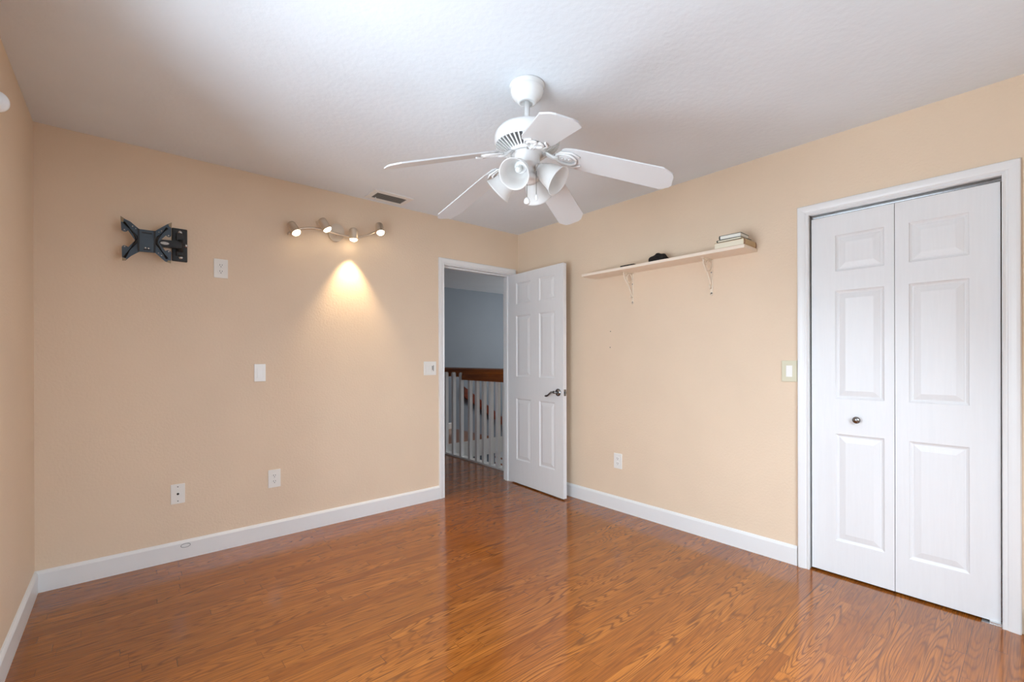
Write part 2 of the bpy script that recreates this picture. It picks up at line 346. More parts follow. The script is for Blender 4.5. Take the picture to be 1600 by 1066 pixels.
# ---------------------------------------------------------------- panelled doors
def panelled(bm, wd, ht, th, rects, mapf, both=True):
    """slab: local s (width), t (height), front face at depth 0, back at th; mapf(s,t,d)->point"""
    def face_side(d0, sg):
        ss = sorted({0, wd, *[r[0] for r in rects], *[r[1] for r in rects]}); ts = sorted({0, ht, *[r[2] for r in rects], *[r[3] for r in rects]})
        V = {}
        def v(s, t, d):
            k = (round(s, 5), round(t, 5), round(d, 5))
            if k not in V: V[k] = bm.verts.new(mapf(s, t, d0+sg*d))
            return V[k]
        for a, b in zip(ss, ss[1:]):
            for c, e in zip(ts, ts[1:]):
                if any(r[0]-1e-6 <= a and b <= r[1]+1e-6 and r[2]-1e-6 <= c and e <= r[3]+1e-6 for r in rects): continue
                bm.faces.new([v(a, c, 0), v(b, c, 0), v(b, e, 0), v(a, e, 0)])
        prof = [(0, 0), (.004, .0045), (.012, .0085), (.017, .0085), (.020, .0070), (.045, .0015), (.049, .0015)]
        for (x0, x1, y0, y1) in rects:
            prev = None
            for off, d in prof:
                cur = [v(x0+off, y0+off, d), v(x1-off, y0+off, d), v(x1-off, y1-off, d), v(x0+off, y1-off, d)]
                if prev:
                    for i in range(4): bm.faces.new([prev[i], prev[(i+1) % 4], cur[(i+1) % 4], cur[i]])
                prev = cur
            bm.faces.new(prev)
        # split long cells (T-junctions are harmless: coplanar)
        return [v(0, 0, 0), v(wd, 0, 0), v(wd, ht, 0), v(0, ht, 0)]
    face_side(0, 1); face_side(th, -1)
    c = [[bm.verts.new(mapf(s, t, d)) for s, t in ((0, 0), (wd, 0), (wd, ht), (0, ht))] for d in (0, th)]
    for i in range(4): bm.faces.new([c[0][i], c[0][(i+1) % 4], c[1][(i+1) % 4], c[1][i]])
# hall door, swung open into the room
HP = Vector((-.101, .018, .012)); ND = Vector((-.148, -.748, .012))
dd = (ND-HP); DW = dd.length; dd.normalize(); dn = Vector((0, 0, 1)).cross(dd)      # dn: away from the visible face
if dn.x < 0: dn = -dn
d1 = thing('door_1', HP, 'open white six panel hall door with lever handle', 'door', kind='structure')
def dmap(s, t, d): return HP+dd*s+Vector((0, 0, t))+dn*d
bm = NB()
rx = [(.112, .330), (.452, .660)]
panelled(bm, DW, 2.012, .036, [(a, b, c, e) for a, b in rx for c, e in ((.225, .815), (1.025, 1.61), (1.722, 1.925))], dmap)
mesh('door_slab', bm, M['door'], d1)
bm = NB(); hc = dmap(.705, .905, 0)
lathe(bm, [(0, .0), (.033, .0), (.033, -.006), (.026, -.012), (.018, -.016), (.0, -.016)], hc, dn, 28)
rod(bm, hc-dn*.012, hc-dn*.05, .0105)
lev = [hc-dn*.048+dd*(-.01)+Vector((0, 0, .004)), hc-dn*.05+dd*(-.035)+Vector((0, 0, .001)), hc-dn*.05+dd*(-.06)+Vector((0, 0, -.014)), hc-dn*.048+dd*(-.085)+Vector((0, 0, -.03)), hc-dn*.046+dd*(-.105)+Vector((0, 0, -.034)), hc-dn*.046+dd*(-.122)+Vector((0, 0, -.036))]
tube(bm, lev, [.012, .010, .0085, .008, .009, .0065], 12)
mesh('door_handle', bm, M['chrome'], d1)['label'] = 'grey metal lever handle'
bm = NB(); q = dmap(DW, .905, .018)
prism(bm, [q+dn*a+Vector((0, 0, b)) for a, b in ((-.012, -.028), (.012, -.028), (.012, .028), (-.012, .028))], dd*.002)
prism(bm, [q+dn*a+Vector((0, 0, b)) for a, b in ((-.006, -.010), (.006, -.010), (.006, .010), (-.006, .010))], dd*.012)
mesh('latch_plate', bm, M['chrome'], d1)['label'] = 'grey metal latch plate'
for i, z in enumerate((.25, 1.0, 1.78)):
    bm = NB(); rod(bm, HP+dn*.040-dd*.004+Vector((0, 0, z-.045)), HP+dn*.040-dd*.004+Vector((0, 0, z+.045)), .006); mesh('hinge', bm, M['chrome'], d1)
# closet bifold door
d2 = thing('door_2', (.016, -2.527, .010), 'white folding closet door of two leaves with raised panels', 'door', kind='structure')
FX = .016
for (y0, wd, outer, pw) in ((-2.5295, .3665, .114, .212), (-2.8985, .3665, .054, .214)):
    bm = NB(); z0 = .012
    def lm(s, t, d, y0=y0): return Vector((FX+d, y0-s, z0+t))
    panelled(bm, wd, 1.985, .03, [(outer, outer+pw, c, e) for c, e in ((.184, .776), (.970, 1.566), (1.673, 1.873))], lm)
    lf = mesh('door_leaf', bm, M['door'], d2)
bm = NB(); lathe(bm, [(0, 0), (.008, 0), (.007, .012), (.0165, .018), (.0185, .024), (.016, .030), (0, .033)], (FX, -2.742, .874), (-1, 0, 0), 24); mesh('door_knob', bm, M['chrome'], d2)['label'] = 'small round grey metal knob'
bm = NB(); box(bm, .022, .046, -3.268, -2.525, 2.006, 2.020); box(bm, .030, .038, -3.268, -2.525, 2.0, 2.0205)
for y in (-2.545, -2.905, -3.24): rod(bm, (.034, y, 1.99), (.034, y, 2.012), .004)
mesh('door_track', bm, [M['chrome']], d2)['label'] = 'grey metal top track'
bm = NB(); box(bm, -.004, .032, -3.268, -3.205, .0005, .004); box(bm, .0, .03, -3.268, -3.23, .003, .012); mesh('floor_bracket', bm, M['bolt'], d2)

# ---------------------------------------------------------------- ceiling fan
FC = Vector((-1.5924, -1.8776, 0))
fan = thing('ceiling_fan', (FC.x, FC.y, H), 'white five blade ceiling fan with four frosted glass shades', 'ceiling fan')
c = lambda z: Vector((FC.x, FC.y, z))
Z = Vector((0, 0, 1)); FWD = Vector((math.cos(YAW), math.sin(YAW), 0)); RGT = Vector((math.sin(YAW), -math.cos(YAW), 0))
bm = NB(); lathe(bm, [(0, 2.440), (.080, 2.440), (.080, 2.430), (.074, 2.424), (.076, 2.418), (.074, 2.404), (.066, 2.388), (.054, 2.376), (.046, 2.370), (.042, 2.362), (.030, 2.358), (.028, 2.366), (0, 2.366)], c(0), Z, 48); mesh('canopy', bm, M['fan'], fan)
bm = NB(); rod(bm, c(2.372), c(2.225), .0125, 20); lathe(bm, [(0, 2.262), (.020, 2.262), (.024, 2.25), (.024, 2.238), (0, 2.238)], c(0), Z, 24); mesh('downrod', bm, M['fan'], fan)
bm = NB(); lathe(bm, [(0, 2.250), (.060, 2.250), (.110, 2.243), (.134, 2.230), (.145, 2.212), (.147, 2.196), (.147, 2.172), (.143, 2.164), (.140, 2.166), (.10, 2.172), (0, 2.172)], c(0), Z, 56); mesh('motor_housing', bm, M['fan'], fan)
bm = NB(); lathe(bm, [(.138, 2.167), (.085, 2.136), (.05, 2.136), (0, 2.14)], c(0), Z, 48, 1)
for i in range(44):
    a = 2*math.pi*i/44; d = Vector((math.cos(a), math.sin(a), 0)); t = Vector((-d.y, d.x, 0))
    poly = [c(0)+d*r+Z*z for r, z in ((.142, 2.167), (.142, 2.161), (.086, 2.129), (.080, 2.134))]
    prism(bm, [p-t*.0032 for p in poly], t*.0064)
lathe(bm, [(.090, 2.138), (.090, 2.127), (.074, 2.124), (.070, 2.132)], c(0), Z, 48)
mesh('vent_grille', bm, [M['fan'], M['slot']], fan)['label'] = 'ring of slots under the motor'
bm = NB(); lathe(bm, [(0, 2.134), (.070, 2.134), (.070, 2.126), (.060, 2.124), (.0575, 2.121), (.0575, 2.082), (.054, 2.076), (.040, 2.064), (.034, 2.054), (.034, 2.036), (.044, 2.030), (.050, 2.014), (.047, 2.006), (.02, 2.002), (0, 2.002)], c(0), Z, 40); mesh('light_kit_hub', bm, M['fan'], fan)
BA, BL, BW0, BW1, BP, BD = R(99.13), .6284, .1345, .1471, .2262, .291
SAG = (.0048, .0082, .0302, -.0134, -.0298)     # each old blade hangs a little differently
for k in range(5):
    a = BA+2*math.pi*k/5; rad = FWD*math.cos(a)+RGT*math.sin(a); cw = -FWD*math.sin(a)+RGT*math.cos(a)
    nr = Vector((0, 0, 1))
    def bp_(r, s, t): return Vector((FC.x, FC.y, 2.151-(BD+SAG[k])*r))+rad*r+cw*s*math.cos(BP)+Z*(s*math.sin(BP)+t)
    bm = NB(); h0, h1 = BW0/2, BW1/2
    out = [(.158, -h0+.024), (.172, -h0+.010), (.22, -h0), (BL-.046, -h1), (BL-.008, -h1+.026), (BL, -h1+.045), (BL, h1-.045), (BL-.008, h1-.026), (BL-.046, h1), (.22, h0), (.172, h0-.010), (.158, h0-.024)]
    prism(bm, [bp_(r, s, 0) for r, s in out], Z*.0065, .0012)
    bl = mesh('fan_blade', bm, M['blade'], fan)
    bm = NB()
    z0 = Vector((FC.x, FC.y, 2.128))
    p0 = z0+rad*.072; p1 = z0+rad*.092+Z*(-.005); p2 = bp_(.118, 0, -.012); p3 = bp_(.140, 0, -.007)
    for s in (-.006, .006): tube(bm, [p0+cw*s*1.6, p1+cw*s*1.4, p2+cw*s, p3+cw*s], [.009, .008, .0075, .007], 10)
    ring = [bp_(.172+.046*math.cos(2*math.pi*i/28), .034*math.sin(2*math.pi*i/28), -.006) for i in range(28)]
    tube(bm, ring, .0062, 8, True)
    ring = [bp_(.172+.028*math.cos(2*math.pi*i/20), .018*math.sin(2*math.pi*i/20), -.0045) for i in range(20)]
    prism(bm, ring, Z*.004)
    for s in (-1, 1): tube(bm, [bp_(.125, s*.012, -.007), bp_(.155, s*.042, -.006), bp_(.20, s*.048, -.005), bp_(.236, s*.028, -.004)], [.005, .005, .005, .004], 8)
    for r, s in ((.158, 0), (.188, .0), (.172, .0)): lathe(bm, [(.0052, 0), (.004, -.004), (0, -.005)], bp_(r, s, -.005), Z, 10)
    mesh('blade_bracket', bm, M['fan'], bl)
TH = R(24)
for k in range(4):
    a = math.pi+TH+k*math.pi/2      # clockwise from forward: first one points at the camera
    dr = FWD*math.cos(a)+RGT*math.sin(a)
    ax = (dr*.78-Z*.625).normalized(); nk = c(2.066)+dr*.062-Z*.012
    bm = NB(); tube(bm, [c(2.074)+dr*.030, c(2.074)+dr*.046, nk-ax*.012, nk+ax*.006], [.011, .011, .013, .016], 14)
    lathe(bm, [(0, -.008), (.020, -.008), (.026, .0), (.028, .010), (.028, .020), (.020, .022), (0, .022)], nk, ax, 28)
    arm = mesh('lamp_holder', bm, M['fan'], fan)
    bm = NB()
    pr = [(.029, .008), (.0315, .012), (.034, .022), (.043, .036), (.0485, .054), (.052, .074), (.057, .092), (.064, .106), (.0675, .112), (.0655, .1125), (.0615, .106), (.0545, .092), (.0495, .074), (.046, .054), (.0405, .037), (.031, .023), (.027, .012)]
    lathe(bm, pr, nk, ax, 40); mesh('lamp_shade', bm, M['frost'], arm)['label'] = 'frosted glass bell shade'
    bm = NB(); lathe(bm, [(0, .018), (.012, .020), (.0125, .030), (.014, .038), (.0155, .046), (.0145, .053), (.009, .059), (0, .061)], nk, ax, 20); mesh('light_bulb', bm, M['glassbulb'], arm)
for (x, y, zt, zb, kn) in ((-1.640, -1.928, 2.03, 1.905, 1), (-1.600, -1.945, 2.03, 1.925, 0)):
    bm = NB(); tube(bm, [(x, y, zt), (x, y, zb)], .0013, 6)
    pc = mesh('pull_chain', bm, M['chrome'], fan)
    bm = NB()
    if kn: lathe(bm, [(0, .006), (.006, .004), (.0115, -.004), (.0135, -.014), (.011, -.022), (0, -.025)], (x, y, zb), Z, 18)
    else: lathe(bm, [(0, .004), (.003, .003), (.0065, -.008), (.0075, -.016), (.005, -.023), (0, -.024)], (x, y, zb), Z, 16)
    mesh('chain_pull', bm, M['fan'], pc)

# ---------------------------------------------------------------- air vent
av = thing('air_vent', (-1.443, -.158, H), 'white framed ceiling air vent with dark louvres', 'air vent')
x0, x1, y0, y1 = -1.597, -1.288, -.258, -.060
bm = NB()
box(bm, x0, x1, y0, y0+.045, H-.008, H+.001, .0015); box(bm, x0, x1, y1-.036, y1, H-.008, H+.001, .0015); box(bm, x0, x0+.036, y0+.0455, y1-.0365, H-.0088, H, .0015); box(bm, x1-.036, x1, y0+.0455, y1-.0365, H-.0088, H, .0015)
mesh('vent_frame', bm, M['trim'], av)
bm = NB(); box(bm, x0+.03, x1-.03, y0+.04, y1-.03, H-.0012, H-.0004); mesh('throat_shade', bm, M['dark'], av)['label'] = 'dark sheet painted as the shade behind the louvres'  # thin dark sheet on the ceiling stands in for shade inside the duct
for i in range(6):
    y = y0+.055+i*.0185; bm = NB(); prism(bm, [(x0+.034, y, H-.0055), (x0+.034, y+.006, H-.0085), (x0+.034, y+.007, H-.0085), (x0+.034, y+.001, H-.0055)], (x1-x0-.068, 0, 0)); mesh('louvre', bm, M['ventgrey'], av)['label'] = 'dark grey louvre'
bm = NB(); box(bm, x0+.062, x0+.068, y1-.056, y1-.046, H-.022, H-.006, .001); mesh('damper_lever', bm, M['trim'], av)

# ---------------------------------------------------------------- spotlight bar
sb = thing('spotlight_bar', (-1.79, 0, 2.14), 'brushed nickel wall bar with four lit spotlights', 'wall light')
bm = NB(); pc = Vector((-1.792, -.0, 2.138)); ta = R(-20); u = Vector((math.cos(ta), 0, math.sin(ta))); v = Vector((-math.sin(ta), 0, math.cos(ta)))
prism(bm, circ(pc, u, v, .056, 40, .068), (0, -.022, 0), .004); mesh('wall_plate', bm, M['nickel'], sb)
def smooth(pts, n=6):
    out = []; P = [Vector(p) for p in pts]; P = [P[0]*2-P[1]]+P+[P[-1]*2-P[-2]]
    for i in range(1, len(P)-2):
        for k in range(n):
            t = k/n; a, b, c_, d = P[i-1:i+3]
            out.append(.5*((2*b)+(c_-a)*t+(2*a-5*b+4*c_-d)*t*t+(-a+3*b-3*c_+d)*t**3))
    out.append(P[-2]); return out
bm = NB(); tube(bm, smooth([(-2.136, -.062, 2.056), (-2.10, -.066, 2.088), (-2.04, -.068, 2.112), (-1.985, -.07, 2.124), (-1.93, -.07, 2.128), (-1.845, -.066, 2.121), (-1.765, -.066, 2.113), (-1.70, -.068, 2.113), (-1.632, -.07, 2.126), (-1.576, -.07, 2.147), (-1.525, -.068, 2.178), (-1.487, -.066, 2.205)]), .0075, 10)
rod(bm, pc+Vector((0, -.018, -.016)), pc+Vector((0, -.068, -.020)), .008)
mesh('curved_bar', bm, M['nickel'], sb)
heads = [((-2.112, -.070, 2.122), (.34, -.46, -.82), 1.2), ((-1.912, -.078, 2.186), (.44, -.26, -.86), 1.0), ((-1.690, -.082, 2.160), (.0, -.02, -1.0), 9), ((-1.487, -.072, 2.236), (.0, -.42, -.90), 1.2)]
for i, (p, d, pw) in enumerate(heads):
    p = Vector(p); d = Vector(d).normalized()
    bm = NB(); lathe(bm, [(0, -.018), (.016, -.017), (.025, -.012), (.0295, -.002), (.0305, .012), (.0305, .062), (.0315, .066), (.0290, .067), (.0285, .03), (0, .03)], p, d, 28)
    hd = mesh('spot_head', bm, M['nickel'], sb)
    bm = NB(); lathe(bm, [(.0278, .056), (.0278, .066), (.024, .075), (.013, .081), (0, .083)], p, d, 24); mesh('spot_bulb', bm, M['bulb'], hd)['label'] = 'lit warm bulb'
    l = bpy.data.lights.new('spot_beam', 'SPOT'); l.energy = pw*4; l.color = (1, .74, .44); l.spot_size = R(72 if i == 2 else 80); l.spot_blend = .75; l.shadow_soft_size = .012
    lo = bpy.data.objects.new('spot_beam', l); COL.objects.link(lo); lo.location = p+d*.088; lo.rotation_euler = d.to_track_quat('-Z', 'Y').to_euler()

# ---------------------------------------------------------------- television mount
tm = thing('television_mount', (-2.72, 0, 1.90), 'black metal television wall mount with an x shaped bracket', 'tv mount')
YS = -.100
def P(x, z, y=YS): return Vector((x, y, z))
spider = [(-2.993, 1.997), (-2.972, 1.983), (-2.951, 1.974), (-2.914, 1.940), (-2.844, 1.941), (-2.789, 1.990), (-2.767, 2.005), (-2.769, 1.964), (-2.770, 1.926), (-2.775, 1.919), (-2.781, 1.917), (-2.788, 1.919), (-2.794, 1.925), (-2.829, 1.881), (-2.797, 1.835), (-2.789, 1.840), (-2.782, 1.841), (-2.774, 1.837), (-2.769, 1.828), (-2.772, 1.767), (-2.798, 1.774), (-2.843, 1.816), (-2.912, 1.814), (-2.949, 1.783), (-2.972, 1.756), (-2.986, 1.753), (-2.988, 1.828), (-2.983, 1.837), (-2.976, 1.839), (-2.968, 1.836), (-2.961, 1.831), (-2.931, 1.873), (-2.961, 1.924), (-2.967, 1.917), (-2.974, 1.914), (-2.982, 1.915), (-2.989, 1.920)]
bm = NB(); prism(bm, [P(*q) for q in spider], (0, .003, 0)); sp_ = mesh('screen_bracket', bm, M['slate'], tm); sp_['label'] = 'slate grey x shaped plate'
bm = NB()
for pts in (((-2.978, 1.966), (-2.928, 1.898), (-2.924, 1.878)), ((-2.977, 1.772), (-2.930, 1.860), (-2.924, 1.878)), ((-2.788, 1.968), (-2.832, 1.905), (-2.838, 1.884)), ((-2.789, 1.790), (-2.834, 1.866), (-2.838, 1.884))):
    tube(bm, [P(a, b, YS-.002) for a, b in pts], .0066, 8)
for x in (-2.9165, -2.845): prism(bm, [P(x-.004, 1.816), P(x+.004, 1.816), P(x+.004, 1.940), P(x-.004, 1.940)], (0, -.006, 0))
prism(bm, [P(-2.902, 1.920), P(-2.857, 1.920), P(-2.857, 1.926), P(-2.902, 1.926)], (0, -.004, 0)); prism(bm, [P(-2.895, 1.827), P(-2.864, 1.826), P(-2.864, 1.832), P(-2.895, 1.832)], (0, -.004, 0))
mesh('stiffening_rib', bm, M['black'], sp_)['label'] = 'black folded ribs'
for x, z, r in ((-2.976, 1.925, .0036), (-2.976, 1.832, .0036), (-2.782, 1.926, .0036), (-2.782, 1.833, .0036), (-2.942, 1.950, .0036), (-2.928, 1.938, .003), (-2.814, 1.947, .0036), (-2.826, 1.938, .003), (-2.814, 1.806, .0036), (-2.828, 1.818, .003), (-2.886, 1.838, .0048), (-2.872, 1.838, .0048)):
    bm = NB(); lathe(bm, [(r, 0), (r*.85, .0018), (0, .0024)], P(x, z, YS), (0, -1, 0), 12); mesh('bracket_screw', bm, M['bolt'], sp_)['label'] = 'bright small screw'
for a in (((-2.993, 1.997), (-2.978, 1.987), (-2.981, 1.966), (-2.991, 1.966)), ((-2.767, 2.005), (-2.783, 1.991), (-2.779, 1.978), (-2.769, 1.972)), ((-2.986, 1.753), (-2.974, 1.755), (-2.968, 1.764), (-2.987, 1.772)), ((-2.772, 1.767), (-2.790, 1.772), (-2.784, 1.783), (-2.772, 1.781))):
    bm = NB(); prism(bm, [P(x, z, YS-.0004) for x, z in a], (0, -.0012, 0)); mesh('bare_tip', bm, M['bare'], sp_)['label'] = 'worn bare metal tip'
bm = NB(); box(bm, -2.762, -2.686, -.016, 0, 1.798, 1.996, .005); box(bm, -2.742, -2.704, -.030, -.012, 1.83, 1.965, .004); mesh('wall_plate', bm, M['black'], tm)
bm = NB(); prism(bm, [P(-2.850, 1.902, -.045), P(-2.735, 1.907, -.045), P(-2.735, 1.865, -.045), P(-2.850, 1.861, -.045)], (0, -.034, 0), .004); rod(bm, (-2.722, -.038, 1.852), (-2.722, -.038, 1.922), .013, 20); box(bm, -2.742, -2.715, -.06, -.028, 1.868, 1.906, .004)
rod(bm, (-2.846, -.062, 1.858), (-2.846, -.062, 1.905), .016, 20); box(bm, -2.868, -2.83, -.098, -.06, 1.862, 1.902, .003)
mesh('swivel_arm', bm, M['black'], tm)
bm = NB(); prism(bm, circ((-2.799, -.079, 1.883), (1, 0, 0), (0, 0, 1), .0205, 28, .0085), (0, -.0008, 0)); st = mesh('oval_badge', bm, M['plate'], tm); st['label'] = 'white oval badge'
bm = NB(); tube(bm, [(-2.811+.003*i, -.0800, 1.8832+.0016*math.sin(i*2.2)) for i in range(9)], .0009, 6)
tube(bm, circ((-2.799, -.0799, 1.883), (1, 0, 0), (0, 0, 1), .0185, 28, .007), .0006, 6, True); mesh('badge_print', bm, M['black'], st)['label'] = 'dark print on the badge'
for x, z in ((-2.722, 1.972), (-2.719, 1.822), (-2.694, 1.897)):
    bm = NB(); lathe(bm, [(.010, 0), (.010, .003), (.0065, .003), (.0065, .008), (0, .008)], (x, -.016, z), (0, -1, 0), 6 if False else 16); mesh('lag_bolt', bm, M['bolt'], tm)['label'] = 'bright bolt head'

# ---------------------------------------------------------------- outlets and switches (built facing -y at the origin)
def plate_bm(wd, ht, m=.0055):
    bm = NB(); box(bm, -wd/2, wd/2, -m, 0, -ht/2, ht/2, .0022); return bm
def outlet(loc, label, wd=.076, ht=.120, rot=0, group='duplex power outlets'):
    t = thing('power_outlet', (0, 0, 0), label, 'outlet', group)
    mesh('cover_plate', plate_bm(wd, ht), M['plate'], t)
    for s in (1, -1):
        z = s*.0195; bm = NB(); pts = [(.0165*math.cos(a), z+max(-.0140, min(.0140, .0175*math.sin(a)))) for a in [2*math.pi*i/28 for i in range(28)]]
        pp = []
        for q in pts:
            if not pp or (abs(q[0]-pp[-1][0])+abs(q[1]-pp[-1][1])) > 1e-4: pp.append(q)
        prism(bm, [(x, -.0055, zz) for x, zz in pp], (0, -.0018, 0)); rc = mesh('receptacle', bm, M['plate'], t)
        bm = NB()
        for x, hh in ((-.0062, .0045), (.0062, .0038)): box(bm, x-.0012, x+.0012, -.0078, -.0072, z+.003-hh, z+.003+hh)
        lathe(bm, [(.0026, 0), (.0026, .0005), (0, .0005)], (0, -.0073, z-.0082), (0, -1, 0), 12)
        mesh('socket_slot', bm, M['socket'], rc)['label'] = 'dark plug slots'
    bm = NB(); lathe(bm, [(.0032, 0), (.0026, .0012), (0, .0014)], (0, -.0055, 0), (0, -1, 0), 12); mesh('cover_screw', bm, M['plate'], t)
    t.location = loc; t.rotation_euler.z = rot; return t
o1 = outlet((-2.512, 0, 1.784), 'white power outlet high on the wall right of the television mount')
def again(src, loc, label, rot=0):
    c_ = copy_tree(src); c_.location = loc; c_.rotation_euler.z = rot; c_['label'] = label; return c_
again(o1, (-2.2075, 0, .399), 'white power outlet low on the wall right of the single hole plate')
again(o1, (0, -1.200, .3935), 'white power outlet low on the wall below the long shelf', R(-90))
# coax plate
t = thing('cable_plate', (0, 0, 0), 'white cable plate with one dark hole low at far left', 'wall plate')
mesh('cover_plate', plate_bm(.070, .118), M['plate'], t)
bm = NB(); lathe(bm, [(.0062, 0), (.0062, .003), (.0045, .003), (.0045, .008), (.0015, .008), (.0015, .003), (0, .003)], (0, -.0055, 0), (0, -1, 0), 16); mesh('cable_jack', bm, M['socket'], t)['label'] = 'dark cable jack'
for z in (.043, -.043):
    bm = NB(); lathe(bm, [(.0034, 0), (.0028, .0012), (0, .0014)], (0, -.0055, z), (0, -1, 0), 12); mesh('cover_screw', bm, M['ventgrey'], t)['label'] = 'grey screw'
t.location = (-2.7355, 0, .3975)
def rocker_bm(x=0, tilt=.0025):
    bm = NB(); prism(bm, [(x-.016, -.0058-tilt, -.033), (x-.016, -.0075, 0), (x-.016, -.0058-.0005, .033), (x-.016, -.0050, .033), (x-.016, -.0050, -.033)], (.032, 0, 0), 0); return bm
def rframe(x=0):
    bm = NB()
    box(bm, x-.0185, x-.0168, -.0066, -.005, -.0355, .0355); box(bm, x+.0168, x+.0185, -.0066, -.005, -.0355, .0355); box(bm, x-.0168, x+.0168, -.0066, -.005, .0338, .0355); box(bm, x-.0168, x+.0168, -.0066, -.005, -.0355, -.0338); return bm
t = thing('light_switch', (0, 0, 0), 'white single rocker switch alone on the wall below the spotlights', 'light switch')
mesh('cover_plate', plate_bm(.068, .116), M['plate'], t); mesh('switch_frame', rframe(), M['plate'], t); mesh('rocker', rocker_bm(), M['plate'], t); t.location = (-2.293, 0, 1.118)
t = thing('light_switch', (0, 0, 0), 'white double switch plate beside the open doorway', 'light switch')
mesh('cover_plate', plate_bm(.120, .116), M['plate'], t); mesh('switch_frame', rframe(-.027), M['plate'], t); mesh('rocker', rocker_bm(-.027), M['plate'], t); mesh('dimmer_frame', rframe(.027), M['plate'], t)
bm = NB(); box(bm, .019, .024, -.009, -.0055, -.014, .02, .001); box(bm, .031, .035, -.0075, -.0055, -.024, .026, .001); mesh('dimmer_slide', bm, M['ventgrey'], t)['label'] = 'grey dimmer slide'
t.location = (-1.003, 0, 1.128)
t = thing('light_switch', (0, 0, 0), 'yellowed ivory switch plate beside the closet casing', 'light switch')
mesh('cover_plate', plate_bm(.082, .124, .007), M['ivory'], t); mesh('switch_frame', rframe(.0), M['ivory'], t); bm = rocker_bm(0); bmesh.ops.translate(bm, verts=bm.verts[:], vec=(0, -.0012, 0)); mesh('rocker', bm, M['plate'], t)['label'] = 'white rocker'
t.location = (0, -2.4215, 1.130); t.rotation_euler.z = R(-90)
for i, (z, y, tx) in enumerate(((1.426, -1.129, 'upper'), (1.297, -1.125, 'lower'))):
    bm = NB(); lathe(bm, [(.0034, 0), (.0034, .003), (0, .0036)], (0, y, z), (-1, 0, 0), 12)
    tag(mesh('nail', bm, M['socket'], None, (0, y, z)), '%s of two dark nail heads on the wall below the shelf' % tx, 'nail', 'nails in the wall below the shelf')

# ---------------------------------------------------------------- long shelf
SD, SZ0, SZ1 = -.186, 1.864, 1.884
sh = thing('wall_shelf', (0, -1.61, SZ0), 'long cream wall shelf on two scrolled brackets', 'shelf')
bm = NB(); box(bm, SD, -.001, -2.243, -.985, SZ0, SZ1, .002); mesh('shelf_board', bm, M['shelf'], sh)
for y in (-1.340, -1.957):
    bm = NB(); hw = .009
    box(bm, -.005, 0, y-hw, y+hw, 1.634, SZ0, .0015)
    lathe(bm, [(0, 0), (hw, 0), (hw, .005), (0, .005)], (0, y, 1.634), (-1, 0, 0), 20)
    box(bm, -.128, 0, y-hw, y+hw, SZ0-.005, SZ0-.0004, .0015)
    tube(bm, smooth([(-.118, y, SZ0-.010), (-.112, y, SZ0-.04), (-.085, y, SZ0-.075), (-.05, y, SZ0-.11), (-.025, y, SZ0-.15), (-.007, y, SZ0-.185)]), .0042, 8)
    tube(bm, circ((-.045, y, SZ0-.046), (1, 0, 0), (0, 0, 1), .034, 28), .0042, 8, True)
    tube(bm, circ((-.095, y, SZ0-.024), (1, 0, 0), (0, 0, 1), .014, 20), .0036, 8, True)
    tube(bm, circ((-.018, y, SZ0-.182), (1, 0, 0), (0, 0, 1), .013, 20), .0038, 8, True)
    b_ = mesh('shelf_bracket', bm, M['bracket'], sh)
    for z in (SZ0-.085, SZ0-.222):
        bm = NB(); lathe(bm, [(.0042, 0), (.0034, .0015), (0, .0022)], (-.005, y, z), (-1, 0, 0), 12); mesh('screw', bm, M['ventgrey'], b_)
def book(name, x0, x1, y0, y1, z0, z1, cov, pages, label, spine='y1', rot=0, ct=.0025, ends=None):
    t = thing(name, ((x0+x1)/2, (y0+y1)/2, z0), label, 'book', 'books stacked on the shelf end')
    o = .003; bm = NB()
    box(bm, x0, x1, y0, y1, z0, z0+ct, .0008); box(bm, x0, x1, y0, y1, z1-ct, z1, .0008)
    zc, hh = (z0+z1)/2, (z1-z0)/2
    if spine == 'y1': a, sg = y1, 1
    else: a, sg = y0, -1
    n = 8; outer = [(a+sg*.004*math.cos(-math.pi/2+math.pi*i/n), zc+hh*math.sin(-math.pi/2+math.pi*i/n)) for i in range(n+1)]
    inner = [(a+sg*(-.003), z1), (a+sg*(-.003), z0)]
    prism(bm, [(x0, p, q) for p, q in outer+inner], (x1-x0, 0, 0))
    mesh('book_cover', bm, cov, t)
    bm = NB(); ya, yb = (y0+o, y1-.003) if spine == 'y1' else (y0+.003, y1-o)
    box(bm, x0+o, x1-o, ya, yb, z0+ct, z1-ct); mesh('page_block', bm, pages, t)['label'] = 'pale page block'
    if ends:
        for x in (x0, x1-.006):
            bm = NB(); prism(bm, [(x, p+sg*.0006, q) for p, q in outer]+[(x, p-sg*.0012, q) for p, q in outer[::-1]], (.006, 0, 0))
            mesh('spine_band', bm, ends, t)['label'] = 'maroon band at the end of the spine'
    t.rotation_euler.z = rot; return t
book('book', -.182, -.012, -2.238, -2.060, SZ1, SZ1+.037, M['tan'], M['pages'], 'thick tan book with maroon bands at the bottom of the stack', 'y0', 0, .0025, M['maroon'])
book('book', -.186, -.045, -2.226, -2.082, SZ1+.037, SZ1+.051, M['olive'], M['pages'], 'thin dark covered book in the middle of the shelf stack', 'y1', R(-1.5))
book('book', -.184, -.060, -2.220, -2.094, SZ1+.051, SZ1+.076, M['olive'], M['whitepages'], 'dark covered book with white pages on top of the stack', 'y1', R(1.5))
